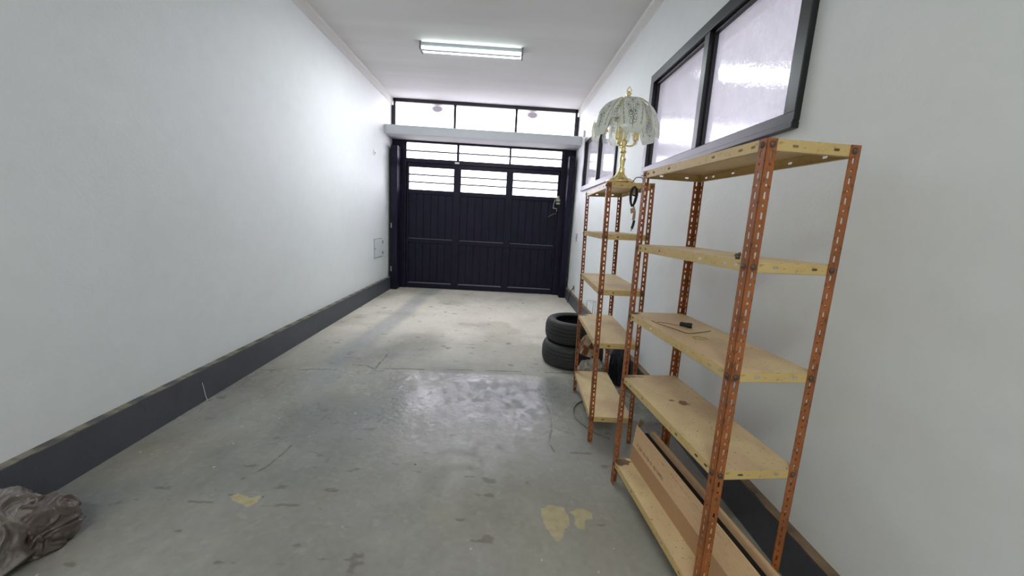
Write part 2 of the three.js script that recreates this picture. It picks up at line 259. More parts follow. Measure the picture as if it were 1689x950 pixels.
// ---------------------------------------------------------------- the garage door
{
  const d = struct(group('door_1'), 'dark navy metal garage door with barred windows');
  const zf = ZD + 0.01, zb = ZD - 0.06, Y = 2.958;
  // fixed frame with the row of fixed panes
  mesh('door_frame', [box(XL + 0.003, -1.998, 0, Y, zb, zf, 0.003), box(1.098, XR - 0.003, 0, Y, zb, zf, 0.003), box(-1.998, 1.098, 2.92, Y, zb, zf, 0.003), box(-1.998, 1.098, 2.54, 2.62, zb, zf, 0.003), box(-2.0, -1.95, 0, 2.56, zb - 0.04, zb - 0.002), box(1.06, 1.1, 0, 2.56, zb - 0.04, zb - 0.002), box(-2.0, 1.1, 2.5, 2.56, zb - 0.04, zb - 0.002), box(-2.0, 1.1, 0, 0.05, zb - 0.04, zb - 0.002)], M.navyFrame, d);
  for (const [a, b] of [[-1.001, -0.953], [0.045, 0.085]]) mesh('mullion', box(a, b, 2.62, 2.92, zb, zf, 0.003), M.navyFrame, d);
  const pane = (a, b, c, e) => { const g = new THREE.PlaneGeometry(b - a, e - c); g.translate((a + b) / 2, (c + e) / 2, ZD - 0.03); mesh('pane', g, M.paneDoor, d); };
  const barAt = (a, b, y) => mesh('window_bar', box(a, b, y - 0.014, y + 0.014, ZD - 0.02, ZD - 0.004, 0.003), M.navyFrame, d);
  for (const [a, b] of [[-1.998, -1.001], [-0.953, 0.045], [0.085, 1.098]]) { pane(a, b, 2.62, 2.92); barAt(a, b, 2.765); }
  // the swinging leaf
  const X0 = -1.985, X1 = 1.09, zl = ZD + 0.004;
  mesh('stile', box(X0, -1.9445, 0.012, 2.533, zb, zl, 0.003), M.navy, d);
  mesh('stile', box(-1.049, -0.904, 0.012, 2.533, zb, zl, 0.003), M.navy, d);
  mesh('stile', box(0.009, 0.148, 0.012, 2.533, zb, zl, 0.003), M.navy, d);
  mesh('stile', box(1.055, X1, 0.012, 2.533, zb, zl, 0.003), M.navy, d);
  for (const [a, b] of [[-1.9445, -1.049], [-0.904, 0.009], [0.148, 1.055]]) {
    mesh('rail', [box(a, b, 2.454, 2.533, zb, zl, 0.003), box(a, b, 1.935, 2.018, zb, zl, 0.003), box(a, b, 0.95, 1.035, zb, zl, 0.003), box(a, b, 0.012, 0.105, zb, zl, 0.003)], M.navy, d);
    mesh('bead', [box(a, b, 1.03, 1.04, ZD - 0.015, zl + 0.006, 0.002), box(a, b, 0.105, 0.125, ZD - 0.015, zl + 0.003, 0.002)], M.bead, d);
    pane(a, b, 2.018, 2.454); barAt(a, b, 2.018 + 0.436 / 3); barAt(a, b, 2.018 + 0.436 * 2 / 3);
    const n = 6, w = (b - a) / n;
    for (let k = 0; k < n; k++) for (const [c, e] of [[1.04, 1.935], [0.125, 0.95]]) mesh('board', box(a + k * w + 0.003, a + (k + 1) * w - 0.003, c, e, ZD - 0.04, ZD - 0.014, 0.004), M.navy, d);
    mesh('backing', box(a, b, 0.11, 1.94, ZD - 0.05, ZD - 0.041), M.navy, d);
  }
  mesh('bolt_rod', [box(-2.04, -2.025, 0.72, 2.3, zf, zf + 0.018, 0.004), box(-2.06, -2.0, 0.68, 0.72, zf, zf + 0.03, 0.005)], M.navy, d);
  const lk = mesh('lock', [box(1.045, 1.125, 1.88, 1.99, zl, zl + 0.05, 0.012), box(1.06, 1.11, 1.98, 2.05, zl, zl + 0.045, 0.02)], std({ color: 0xb4ad98, roughness: 0.45 }), d); lk.userData.label = 'beige lock case';
  mesh('lock_band', box(1.043, 1.127, 1.915, 1.94, zl, zl + 0.053, 0.003), M.black, d);
  mesh('lock_handle', [tube([[1.03, 1.98, zl + 0.03], [1.0, 1.9, zl + 0.05], [0.99, 1.8, zl + 0.04]], 0.009), tube([[0.99, 1.8, zl + 0.04], [1.06, 1.79, zl + 0.05], [1.07, 1.74, zl + 0.02]], 0.012), tube([[0.9, 1.62, zl + 0.02], [1.0, 1.68, zl + 0.03], [1.07, 1.7, zl + 0.01]], 0.006)], M.grey, d);
  mesh('door_tag', box(-1.035, -0.945, 2.555, 2.59, zf, zf + 0.006, 0.002), M.white, d);
  mesh('latch', [box(-1.0, -0.96, 2.36, 2.5, zl, zl + 0.02, 0.004), cyl(0.014, 0.014, 0.03).rotateX(Math.PI / 2).translate(-0.98, 2.42, zl + 0.02)], M.navy, d);
}
// posts at both sides of the door
[[-2.2405, -2.098, 'left'], [1.209, 1.3285, 'right']].forEach(([a, b, s]) => {
  const p = struct(group('pillar', 0, 0, 0), 'dark navy steel post at the ' + s + ' side of the garage door');
  const x0 = s === 'left' ? Math.max(a, XBL + 0.002) : a;
  mesh('post_body', [box(x0, b, 0.001, 2.79, -8.1, -7.863, 0.008)], M.navy, p);
  mesh('cap', box(x0 - 0.003, b + 0.003, 2.782, 2.795, -8.103, -7.858, 0.003), M.navyFrame, p);
  if (s === 'left') for (const y of [0.42, 1.28]) { const h = mesh('hinge', box(x0 + 0.004, x0 + 0.03, y - 0.05, y + 0.05, -7.865, -7.85, 0.01), M.grey, p); h.userData.label = 'bright metal hinge'; }
});

// ---------------------------------------------------------------- ceiling batten with two tubes
for (const [bx, bz, power, label] of [[-0.53, -5.59, 13, 'twin-tube fluorescent batten glowing on the ceiling in front of the transom window'], [-0.53, 1.5, 19.5, 'second twin-tube fluorescent batten, above and behind the viewer']]) {
  const t = tag(group('fluorescent_light', bx, HC, bz), label, 'ceiling light');
  const L = 1.34;
  mesh('housing', box(-L / 2 + 0.02, L / 2 - 0.02, -0.055, 0, -0.05, 0.05, 0.006), M.grey, t);
  for (const s of [-1, 1]) mesh('end_cap', [box(s * (L / 2 - 0.012) - 0.014, s * (L / 2 - 0.012) + 0.014, -0.1, 0, -0.085, 0.085, 0.008)], M.grey, t);
  const glow = std({ color: 0xffffff, emissive: new THREE.Color(0.86, 1.0, 0.98), emissiveIntensity: TUBE_GLOW, roughness: 0.4 });
  for (const z of [-0.062, 0.062]) mesh('tube', cyl(0.017, 0.017, L - 0.05, 16).rotateZ(Math.PI / 2).translate(0, -0.07, z), glow, t);
  mesh('reflector', box(-L / 2 + 0.03, L / 2 - 0.03, -0.085, -0.055, -0.018, 0.018, 0.004), M.grey, t);
  const l = new THREE.RectAreaLight(bz > 0 ? new THREE.Color(0.95, 1.0, 0.95) : new THREE.Color(0.88, 0.99, 0.99), power, L - 0.05, 0.15); l.position.set(0, -0.105, 0); l.rotation.x = -Math.PI / 2; l.name = 'tube_light'; t.add(l);
}

// ---------------------------------------------------------------- slotted-angle shelving units
function slotted(w, H, holeR) {                            // one flange of a slotted angle, w x H, with its row of slots and holes
  const s = new THREE.Shape([[0, 0], [w, 0], [w, H], [0, H]].map(p => new THREE.Vector2(...p))), c = w * 0.56, P = 0.0625;
  for (let k = 0; (k + 0.5) * P < H - 0.02; k++) {
    const y = H - 0.014 - k * P, slot = (cy, hw, hh) => { const r = hw, q = []; for (let i = 0; i < 10; i++) { const a = Math.PI * 2 * i / 10 + 0.3; q.push(new THREE.Vector2(c + r * Math.cos(a), cy + Math.sign(Math.sin(a)) * (hh - r) + r * Math.sin(a))); } s.holes.push(new THREE.Path(q.reverse())); };
    if (y > 0.02) slot(y, 0.0042, 0.0045);
    if (y - P / 2 > 0.02) slot(y - P / 2, 0.0042, 0.0115);
  }
  return new THREE.ExtrudeGeometry(s, { depth: 0.0022, bevelEnabled: false, curveSegments: 2 });
}
function lipGeo(len, h, holes) {                           // folded rim of a shelf pan with its slots, standing in the xy plane, top at y = 0
  const s = new THREE.Shape([[0, -h], [len, -h], [len, 0], [0, 0]].map(p => new THREE.Vector2(...p)));
  for (const x of holes) { const q = []; for (let i = 0; i < 10; i++) { const a = Math.PI * 2 * i / 10; q.push(new THREE.Vector2(x + Math.sign(Math.cos(a)) * 0.006 + 0.0045 * Math.cos(a), -h * 0.5 + 0.0045 * Math.sin(a))); } s.holes.push(new THREE.Path(q.reverse())); }
  return new THREE.ExtrudeGeometry(s, { depth: 0.0015, bevelEnabled: false });
}
function shelfUnit(label, x, z, turn, lean, L, d, H, w, ys, mats) {
  const u = tag(group('shelving_unit', x, 0, z, turn), label, 'shelves', 'slotted metal shelving units'); u.rotation.z = lean;
  const t = 0.0022, flange = slotted(w, H);
  const lh = 0.036, e = t + 0.0006;
  const hx = f => f.map(q => q);
  [[0, 0], [1, 0], [0, 1], [1, 1]].forEach(([r, far]) => {
    const a = flange.clone(), b = flange.clone();           // a: flange across the front or rear; b: flange along the side
    if (r) { a.applyMatrix4(new THREE.Matrix4().makeRotationY(Math.PI)); a.translate(d, 0, t); }
    a.translate(0, 0, far ? -L : -t);
    b.rotateY(Math.PI / 2);                                  // x -> -z, depth -> +x
    if (far) { b.applyMatrix4(new THREE.Matrix4().makeRotationY(Math.PI)); b.translate(t, 0, -L); }
    b.translate(r ? d - t : 0, 0, 0);
    const p = mesh('post', [a, b], M.rust, u);
    for (const y of ys) {
      const k = y - 0.016 - 0.002, bolt = (bx, bz, ax) => { const head = new THREE.SphereGeometry(0.0085, 10, 6, 0, Math.PI * 2, 0, Math.PI / 2).scale(1, 0.55, 1), washer = cyl(0.0105, 0.0105, 0.002, 12); const g = merge([head, washer]); if (ax === 'x') g.rotateZ(r ? -Math.PI / 2 : Math.PI / 2); else g.rotateX(far ? -Math.PI / 2 : Math.PI / 2); g.translate(bx, k, bz); mesh('bolt', g, M.bolt, p); };
      const zz = far ? -L : 0, xx = r ? d : 0;
      bolt(xx + (r ? -1 : 1) * w * 0.56, zz + (far ? -0.001 : 0.001), 'z');
      if (!r || y > 1.2) bolt(xx + (r ? 0.001 : -0.001), zz + (far ? 1 : -1) * w * 0.56, 'x');
    }
  });
  ys.forEach((y, i) => {
    const g = new RoundedBoxGeometry(d - 2 * e, 0.002, L - 2 * e, 1, 0.0009); 
    const p = g.attributes.position, uv = g.attributes.uv; for (let k = 0; k < p.count; k++) uv.setXY(k, p.getX(k) / d + 0.5, 0.5 - p.getZ(k) / L);
    g.translate(d / 2, y - 0.001, -L / 2);
    const s = mesh('shelf', g, mats[i], u);
    const side = [0.06, 0.12, L * 0.31, L * 0.69, L - 0.12, L - 0.06], end = [d * 0.3, d * 0.74];
    const nearLip = lipGeo(d - 2 * e, lh, end).translate(e, y, -e - 0.0015), farLip = lipGeo(d - 2 * e, lh, end).translate(e, y, -L + e);
    const leftLip = lipGeo(L - 2 * e, lh, side).rotateY(Math.PI / 2).translate(e, y, -e), rightLip = lipGeo(L - 2 * e, lh, side).rotateY(Math.PI / 2).translate(d - e - 0.0015, y, -e);
    const fl = 0.012, yb = y - lh;
    mesh('lip', [nearLip, box(e, d - e, yb, yb + 0.0015, -e - fl, -e)], M.creamLip, s);
    mesh('lip', [farLip, box(e, d - e, yb, yb + 0.0015, -L + e, -L + e + fl)], M.creamLip, s);
    mesh('lip', [leftLip, box(e, e + fl, yb, yb + 0.0015, -L + e, -e)], M.creamLip, s);
    mesh('lip', [rightLip, box(d - e - fl, d - e, yb, yb + 0.0015, -L + e, -e)], M.creamLip, s);
  });
  return u;
}
const BIG = { x: 0.7897, z: -1.229, rot: -0.0838, L: 0.87, d: 0.319, H: 1.7916 }, SMALL = { x: 0.6704, z: -2.5166, rot: 0.0515, L: 0.8578, d: 0.2983, H: 1.7746 };
const [pA, pB, pC, pD] = plateMats;
shelfUnit('rust-orange slotted steel shelving unit nearest the viewer, with a long carton on its bottom shelf', BIG.x, BIG.z, -BIG.rot, 0.0025, BIG.L, BIG.d, BIG.H, 0.035, [1.7916, 1.415, 1.0407, 0.6741, 0.1515], [pB, pB, pA, pC, pD]);
shelfUnit('farther rust-orange slotted steel shelving unit with the glass-shaded lamp on its top shelf', SMALL.x, SMALL.z, -SMALL.rot, 0.0198, SMALL.L, SMALL.d, SMALL.H, 0.03, [1.7746, 1.4516, 1.0869, 0.7223, 0.1891], [pB, pA, pB, pD, pB]);
const onBig = (a, b, y) => { const c = Math.cos(BIG.rot), s = Math.sin(BIG.rot); return V3(BIG.x + a * c + b * s, y, BIG.z + a * s - b * c); };

// ---------------------------------------------------------------- the lamp
{
  const L = tag(group('table_lamp', 0.785, 1.7765, -2.76, 0.15), 'brass table lamp with frosted flower-etched glass panels on top of the farther shelves', 'lamp');
  const B = M.brass;
  mesh('base', lathe([[0, 0], [0.08, 0], [0.084, 0.006], [0.086, 0.018], [0.094, 0.024], [0.096, 0.03], [0.093, 0.036], [0.078, 0.041], [0.074, 0.046], [0.058, 0.054], [0.042, 0.068], [0.03, 0.083], [0.022, 0.09], [0, 0.09]], 40), B, L);
  mesh('stem', lathe([[0.02, 0.088], [0.026, 0.091], [0.02, 0.094], [0.026, 0.099], [0.018, 0.104], [0.026, 0.112], [0.018, 0.12], [0.015, 0.135], [0.02, 0.16], [0.022, 0.18], [0.016, 0.205], [0.013, 0.215], [0.023, 0.222], [0.023, 0.228], [0.014, 0.236], [0.022, 0.245], [0.014, 0.254], [0.014, 0.275], [0.02, 0.28], [0.02, 0.3], [0.01, 0.306], [0.007, 0.31], [0.007, 0.56], [0, 0.56]], 28), B, L);
  for (let k = 0; k < 3; k++) {
    const a = 2 * Math.PI * k / 3 + 0.5, c = Math.cos(a), s = Math.sin(a), arm = mesh('arm', tube([[0.01 * c, 0.268, 0.01 * s], [0.04 * c, 0.264, 0.04 * s], [0.066 * c, 0.272, 0.066 * s], [0.074 * c, 0.3, 0.074 * s]], 0.006, 20, 8), B, L);
    mesh('socket', lathe([[0, 0.295], [0.012, 0.295], [0.019, 0.302], [0.019, 0.36], [0.0165, 0.362], [0, 0.362]], 20).translate(0.074 * c, 0, 0.074 * s), B, arm);
    mesh('bulb', lathe([[0.0, 0.362], [0.012, 0.362], [0.015, 0.385], [0.017, 0.405], [0.012, 0.43], [0.004, 0.445], [0, 0.446]], 16).translate(0.074 * c, 0, 0.074 * s), phy({ color: 0xf4f2ea, roughness: 0.4 }), arm);
  }
  const flower = canvasTex(512, 512, (c, w, h) => {          // etched bouquet, line drawing on frosted glass
    c.fillStyle = '#f7faf6'; c.fillRect(0, 0, w, h); c.strokeStyle = '#6c6e69'; c.lineCap = 'round';
    const R = rng(77);
    const petal = (x, y, r, a) => { c.beginPath(); c.moveTo(x, y); c.bezierCurveTo(x + r * Math.cos(a - 0.7), y + r * Math.sin(a - 0.7), x + 1.2 * r * Math.cos(a - 0.2), y + 1.2 * r * Math.sin(a - 0.2), x + r * Math.cos(a), y + r * Math.sin(a)); c.bezierCurveTo(x + 1.2 * r * Math.cos(a + 0.2), y + 1.2 * r * Math.sin(a + 0.2), x + r * Math.cos(a + 0.7), y + r * Math.sin(a + 0.7), x, y); c.stroke(); };
    const bloom = (x, y, r) => { c.lineWidth = 3; for (let i = 0; i < 6; i++) petal(x, y, r, i * Math.PI / 3 + 0.3); c.beginPath(); c.arc(x, y, r * 0.22, 0, 7); c.stroke(); };
    c.lineWidth = 4; for (const [x, y] of [[200, 230], [260, 190], [310, 240], [250, 270]]) { c.beginPath(); c.moveTo(256, 470); c.quadraticCurveTo(256, 360, x, y); c.stroke(); }
    for (const [x, y, r] of [[168, 232, 46], [258, 165, 46], [346, 238, 46], [214, 300, 40], [304, 302, 42], [318, 112, 30], [198, 122, 30]]) bloom(x, y, r);
    c.lineWidth = 5; for (const [x, y, r, a] of [[258, 350, 84, -0.3], [254, 372, 78, -2.8], [258, 320, 66, -0.05], [254, 410, 70, -2.5], [258, 420, 64, -0.6]]) { petal(x, y, r, a); }
    c.lineWidth = 3; for (const s of [-1, 1]) for (let i = 0; i < 9; i++) { const y = 60 + i * 42, x = 256 + s * (150 + 40 * Math.sin(i / 9 * 3)); petal(x, y, 26, s > 0 ? 2.4 : 0.7); petal(x, y, 22, 1.6); c.beginPath(); c.arc(x, y - 8, 7, 0, 7); c.stroke(); }
    c.lineWidth = 2; for (let i = 0; i < 26; i++) { const x = 150 + R() * 220, y = 90 + R() * 240; c.beginPath(); c.arc(x, y, 3 + 6 * R(), 0, 4); c.stroke(); }
  });
  const glass = phy({ map: flower, transmission: 0.52, thickness: 0, roughness: 0.95, ior: 1.45, clearcoat: 1, clearcoatRoughness: 0.15, side: THREE.DoubleSide, color: 0xfdfffc });
  // one curved panel: profile (radius, height) from the crown down, half width along it
  const prof = [[0.046, 0.556], [0.085, 0.551], [0.124, 0.528], [0.158, 0.492], [0.185, 0.446], [0.203, 0.394], [0.209, 0.345], [0.207, 0.305]];
  const half = [0.02, 0.038, 0.054, 0.066, 0.074, 0.078, 0.072, 0.046];
  const N = 24, W = 10, th = 0.003, at = (arr, t) => { const q = t * (arr.length - 1), i = Math.min(arr.length - 2, Math.floor(q)), f = q - i; return Array.isArray(arr[0]) ? [arr[i][0] + f * (arr[i + 1][0] - arr[i][0]), arr[i][1] + f * (arr[i + 1][1] - arr[i][1])] : arr[i] + f * (arr[i + 1] - arr[i]); };
  const pos = [], uv = [], idx = [];
  for (let side = 0; side < 2; side++) for (let i = 0; i <= N; i++) for (let j = 0; j <= W; j++) {
    const t = i / N, [r, y] = at(prof, t), hw = at(half, t), q = (j / W * 2 - 1) * hw, bow = 0.012 * (1 - (q / 0.08) ** 2) - (side ? th : 0);
    pos.push(r + bow, y, q); uv.push(0.5 + q / 0.165, 1 - t);
  }
  const S = (N + 1) * (W + 1), id = (s, i, j) => s * S + i * (W + 1) + j;
  for (let i = 0; i < N; i++) for (let j = 0; j < W; j++) { idx.push(id(0, i, j), id(0, i, j + 1), id(0, i + 1, j), id(0, i, j + 1), id(0, i + 1, j + 1), id(0, i + 1, j)); }
  const rim = (a, b) => idx.push(a, b, a + S, b, b + S, a + S);
  for (let i = 0; i < N; i++) { rim(id(0, i, 0), id(0, i + 1, 0)); rim(id(0, i + 1, W), id(0, i, W)); }
  for (let j = 0; j < W; j++) { rim(id(0, N, j), id(0, N, j + 1)); rim(id(0, 0, j + 1), id(0, 0, j)); }
  const strip = new THREE.BufferGeometry(); { const q = pos.slice(); for (let i = 0; i < q.length; i += 3) { q[i] = q[i] - 0.014; q[i + 2] *= 0.5; } strip.setAttribute('position', new THREE.Float32BufferAttribute(q, 3)); }
  const panel = new THREE.BufferGeometry(); panel.setAttribute('position', new THREE.Float32BufferAttribute(pos, 3)); panel.setAttribute('uv', new THREE.Float32BufferAttribute(uv, 2)); panel.setIndex(idx); panel.computeVertexNormals(); strip.setAttribute('uv', panel.attributes.uv); strip.setIndex(idx); strip.computeVertexNormals();
  const lace = canvasTex(256, 512, (c, w, h) => { c.fillStyle = '#fbfdfa'; c.fillRect(0, 0, w, h); c.strokeStyle = '#5e605a'; c.lineWidth = 4; const R = rng(12); for (let i = 0; i < 16; i++) { const y = 20 + i * 31, x = w / 2 + 26 * Math.sin(i); c.beginPath(); c.arc(x, y, 14, 0.5, 5); c.stroke(); c.beginPath(); c.moveTo(x, y); c.bezierCurveTo(x + 60, y - 20, x + 50, y + 30, x + 8, y + 36); c.stroke(); c.beginPath(); c.moveTo(x, y); c.bezierCurveTo(x - 60, y - 16, x - 46, y + 30, x - 8, y + 40); c.stroke(); } });
  const clear = phy({ map: lace, transmission: 0.85, thickness: 0, roughness: 0.3, ior: 1.5, side: THREE.DoubleSide });
  const star = new THREE.Shape(); for (let i = 0; i < 16; i++) { const r = i % 2 ? 0.007 : 0.017, a = i * Math.PI / 8; i ? star.lineTo(r * Math.cos(a), r * Math.sin(a)) : star.moveTo(r, 0); }
  const starG = new THREE.ExtrudeGeometry(star, { depth: 0.003, bevelEnabled: true, bevelSize: 0.001, bevelThickness: 0.001, bevelSegments: 1 });
  for (let k = 0; k < 6; k++) {
    const a = k * Math.PI / 3 - Math.PI / 2 + 0.24;
    const p = mesh('glass_panel', panel.clone().rotateY(-a), glass, L);
    const st = mesh('glass_strip', strip.clone().rotateY(-a - Math.PI / 6), clear, L); if (!k) st.userData.label = 'clear glass strip with etched tendrils';
    for (const s of [-1, 1]) { const pts = []; for (let i = 0; i <= 16; i++) { const t = i / 16, [r, y] = at(prof, t), q = s * (at(half, t) + 0.001); pts.push(V3(r + 0.012 * (1 - (q / 0.08) ** 2) - 0.0015, y, q)); } mesh('panel_edge', tube(pts, 0.0016, 24, 5).rotateY(-a), B, p); }
    mesh('star', starG.clone().rotateY(Math.PI / 2).translate(0.19, 0.395, 0).rotateY(-(a + Math.PI / 6)), B, L);
  }
  mesh('crown', lathe([[0, 0.566], [0.03, 0.566], [0.056, 0.558], [0.058, 0.552], [0.05, 0.548], [0, 0.548]], 30), B, L);
  mesh('finial', [lathe([[0, 0.565], [0.026, 0.566], [0.022, 0.576], [0.012, 0.584], [0.017, 0.59], [0.02, 0.596], [0.01, 0.601], [0.007, 0.61], [0, 0.61]], 20), tube([[0.005, 0.606, 0], [0.016, 0.614, 0], [0.008, 0.628, 0], [0.0, 0.64, 0], [-0.008, 0.628, 0], [-0.016, 0.614, 0], [-0.005, 0.606, 0]], 0.0035, 32, 6)], B, L);
  // flex: over the shelf edge, bundled, with paper tags and the plug
  const w = (x, y, z) => { const v = V3(x, y, z); return L.worldToLocal(v); }; L.updateMatrixWorld(true);
  const cordPts = [[0.82, 1.786, -2.68], [0.815, 1.79, -2.58], [0.815, 1.81, -2.51], [0.835, 1.80, -2.46], [0.84, 1.76, -2.455], [0.825, 1.72, -2.46]].map(p => w(...p));
  const coil = []; const R = rng(9);
  for (let k = 0; k < 5; k++) { const q = [], ox = 0.012 * (R() - 0.5), oz = 0.012 * k / 4 - 0.006, hh = 0.05 + 0.012 * R(), ww = 0.012 + 0.012 * R(), cy = 1.70 - 0.012 * R(); for (let i = 0; i < 16; i++) { const a = i / 16 * Math.PI * 2; q.push(w(0.798 + ox + ww * Math.cos(a) + 0.012 * Math.sin(a) * 0.2, cy + hh * Math.sin(a), -2.475 + oz + 0.006 * Math.sin(2 * a))); } coil.push(tube(q, 0.0028, 48, 6, true)); }
  const tail = tube([[0.8, 1.66, -2.475], [0.806, 1.62, -2.475], [0.812, 1.58, -2.475], [0.816, 1.52, -2.475], [0.812, 1.49, -2.475]].map(p => w(...p)), 0.0028, 24, 6);
  const cord = mesh('cord', [tube(cordPts, 0.0028, 40, 6), ...coil, tail, tube([[0.8, 1.695, -2.468], [0.787, 1.7, -2.475], [0.8, 1.7, -2.486], [0.811, 1.697, -2.475]].map(p => w(...p)), 0.004, 24, 6, true)], M.black, L);
  const paper = std({ color: 0xb59a80, roughness: 0.8, side: THREE.DoubleSide });
  const sheet = (pts) => { const g = new THREE.PlaneGeometry(1, 1, 4, 4), p = g.attributes.position; for (let i = 0; i < p.count; i++) { const u = p.getX(i) + 0.5, v = p.getY(i) + 0.5; const q = w(0, 0, 0); const a = pts[0].map((_, k) => (pts[0][k] * (1 - u) + pts[1][k] * u) * (1 - v) + (pts[2][k] * (1 - u) + pts[3][k] * u) * v); a[2] += 0.006 * Math.sin(3 * u) * Math.sin(3 * v); const r = w(...a); p.setXYZ(i, r.x, r.y, r.z); } g.computeVertexNormals(); return g; };
  const pt = mesh('paper_tag', [sheet([[0.79, 1.585, -2.472], [0.818, 1.6, -2.47], [0.784, 1.615, -2.475], [0.81, 1.63, -2.472]]), sheet([[0.8, 1.545, -2.47], [0.82, 1.555, -2.472], [0.803, 1.59, -2.47], [0.82, 1.6, -2.474]])], paper, cord); pt.userData.label = 'tan paper tag';
  mesh('plug', [tube([[0.816, 1.545, -2.475], [0.812, 1.515, -2.475], [0.806, 1.495, -2.475]].map(p => w(...p)), 0.0085, 12, 8), tube([[0.806, 1.497, -2.475], [0.803, 1.478, -2.475]].map(p => w(...p)), 0.003, 4, 5)], M.black, cord);
}

// ---------------------------------------------------------------- tyres
function tyre(label, x, y, z, R, H, turn, tint) {
  const t = tag(group('tire', x, y, z, turn), label, 'tire', 'stacked tires');
  const rub = std({ color: new THREE.Color(tint, tint, tint * 1.03), roughness: 0.62, bumpMap: rep(wallBump, 2), bumpScale: 0.001 });
  const rb = R * 0.66, hw = H / 2, prof = [], seg = 200;
  // tread: crown with four circumferential grooves and small transverse sipes
  const grooves = [-0.55, -0.19, 0.19, 0.55], n = 64, pos = [], idx = [];
  for (let i = 0; i <= n; i++) {
    const s = (i / n * 2 - 1), y0 = hw + s * hw * 0.86, sag = R - 0.022 * Math.abs(s) ** 3; let g = 0; for (const q of grooves) g = Math.max(g, sstep(0.055, 0.035, Math.abs(s - q)));
    for (let k = 0; k <= seg; k++) { const a = k / seg * Math.PI * 2, row = Math.floor((s + 1) * 2.7), sipe = Math.abs(s) > 0.1 && ((k + row * 2 + Math.floor(6 * Math.abs(s))) % 5 === 0) ? 0.003 : 0, r = sag - 0.007 * g - sipe; pos.push(r * Math.cos(a), y0, r * Math.sin(a)); }
  }
  for (let i = 0; i < n; i++) for (let k = 0; k < seg; k++) { const a = i * (seg + 1) + k, b = a + seg + 1; idx.push(a, b, a + 1, b, b + 1, a + 1); }
  const g = new THREE.BufferGeometry(); g.setAttribute('position', new THREE.Float32BufferAttribute(pos, 3)); g.setIndex(idx); g.computeVertexNormals();
  g.setAttribute('uv', new THREE.Float32BufferAttribute(new Float32Array(pos.length / 3 * 2).map((_, i) => i % 2 ? pos[(i >> 1) * 3 + 1] : Math.atan2(pos[(i >> 1) * 3 + 2], pos[(i >> 1) * 3]) * R), 2));
  mesh('tread', g, rub, t);
  for (const s of [-1, 1]) {
    const q = [[R - 0.022, hw + s * hw * 0.86], [R - 0.03, hw + s * hw * 0.93], [R - 0.045, hw + s * hw * 0.985], [R - 0.06, hw + s * hw], [R - 0.08, hw + s * hw * 0.985], [rb + 0.025, hw + s * hw * 0.93], [rb + 0.018, hw + s * hw * 0.94], [rb + 0.006, hw + s * hw * 0.9], [rb, hw + s * hw * 0.82], [rb + 0.004, hw + s * hw * 0.74], [rb + 0.03, hw + s * hw * 0.72]];
    mesh('sidewall', lathe(s > 0 ? q : q.slice().reverse(), 96), rub, t);
  }
  mesh('liner', lathe([[rb + 0.03, hw * 0.28], [R - 0.05, hw * 0.24], [R - 0.025, hw * 0.5], [R - 0.02, hw], [R - 0.025, hw * 1.5], [R - 0.05, hw * 1.76], [rb + 0.03, hw * 1.72]], 72), M.black, t);
}
tyre('worn black tire lying flat on the floor, lower of two stacked', 0.83, 0.001, -4.13, 0.335, 0.245, 0.3, 0.03);
tyre('worn black tire on top of the other, upper of two stacked', 0.845, 0.2465, -4.16, 0.325, 0.24, 1.1, 0.024);
{
  const s = tag(group('wire_stand', 1.02, 0.4855, -4.24), 'small thin wire frame standing on top of the upper tire', 'wire stand');
  const W = M.grey, y = 0.0;
  mesh('base', cyl(0.035, 0.04, 0.02, 20).translate(0, 0.011, 0), std({ color: 0xc9bda6, roughness: 0.7 }), s);
  mesh('wire_frame', [tube([[-0.05, 0.015, 0], [-0.05, 0.19, 0]], 0.0022, 4, 5), tube([[0.045, 0.015, 0], [0.045, 0.19, 0]], 0.0022, 4, 5), tube([[-0.05, 0.19, 0], [0.0, 0.196, 0], [0.045, 0.19, 0]], 0.0022, 8, 5), tube([[-0.02, 0.175, 0.004], [0.045, 0.178, 0.004]], 0.0022, 4, 5), tube([[0.02, 0.015, 0.004], [0.022, 0.176, 0.004]], 0.0025, 4, 5), tube([[-0.05, 0.015, 0], [0.045, 0.015, 0]], 0.0022, 4, 5)], W, s);
}

// ---------------------------------------------------------------- crumpled things
function crumple(rx, ry, rz, seed, amp, freq, F = [1, 0.6, 1], detail = 30) {   // creased, sagging bag: ridged noise with warped domain on a sphere
  const g = mergeVertices(new THREE.IcosahedronGeometry(1, detail).deleteAttribute('uv').deleteAttribute('normal'), 1e-5), p = g.attributes.position, v = V3();
  for (let i = 0; i < p.count; i++) {
    v.fromBufferAttribute(p, i);
    const wx = 1.2 * (vnoise3(v.x * 1.6, v.y * 1.6, v.z * 1.6, seed + 1) - 0.5), wy = 1.2 * (vnoise3(v.x * 1.6, v.y * 1.6 + 9, v.z * 1.6, seed + 2) - 0.5);
    let d = 0, a = amp, f = freq; for (let o = 0; o < 3; o++) { d += a * (1 - 2 * Math.abs(2 * vnoise3((v.x + wx) * f * F[0], (v.y + wy) * f * F[1], (v.z - wx) * f * F[2], seed + 5 + o) - 1)); a *= 0.42; f *= 1.8; }
    const big = 0.35 * (vnoise3(v.x * 1.1 + 4, v.y * 1.1, v.z * 1.1, seed + 20) - 0.5);
    v.multiplyScalar(1 + d + big); v.set(v.x * rx, v.y * ry, v.z * rz);
    if (v.y < -ry * 0.55) v.y = -ry * 0.55 + (v.y + ry * 0.55) * 0.03;
    p.setXYZ(i, v.x, v.y + ry * 0.58, v.z);
  }
  g.computeVertexNormals(); const b = g; b.computeBoundingBox(); b.translate(0, -b.boundingBox.min.y + 0.001, 0); return uvMetres(b);
}
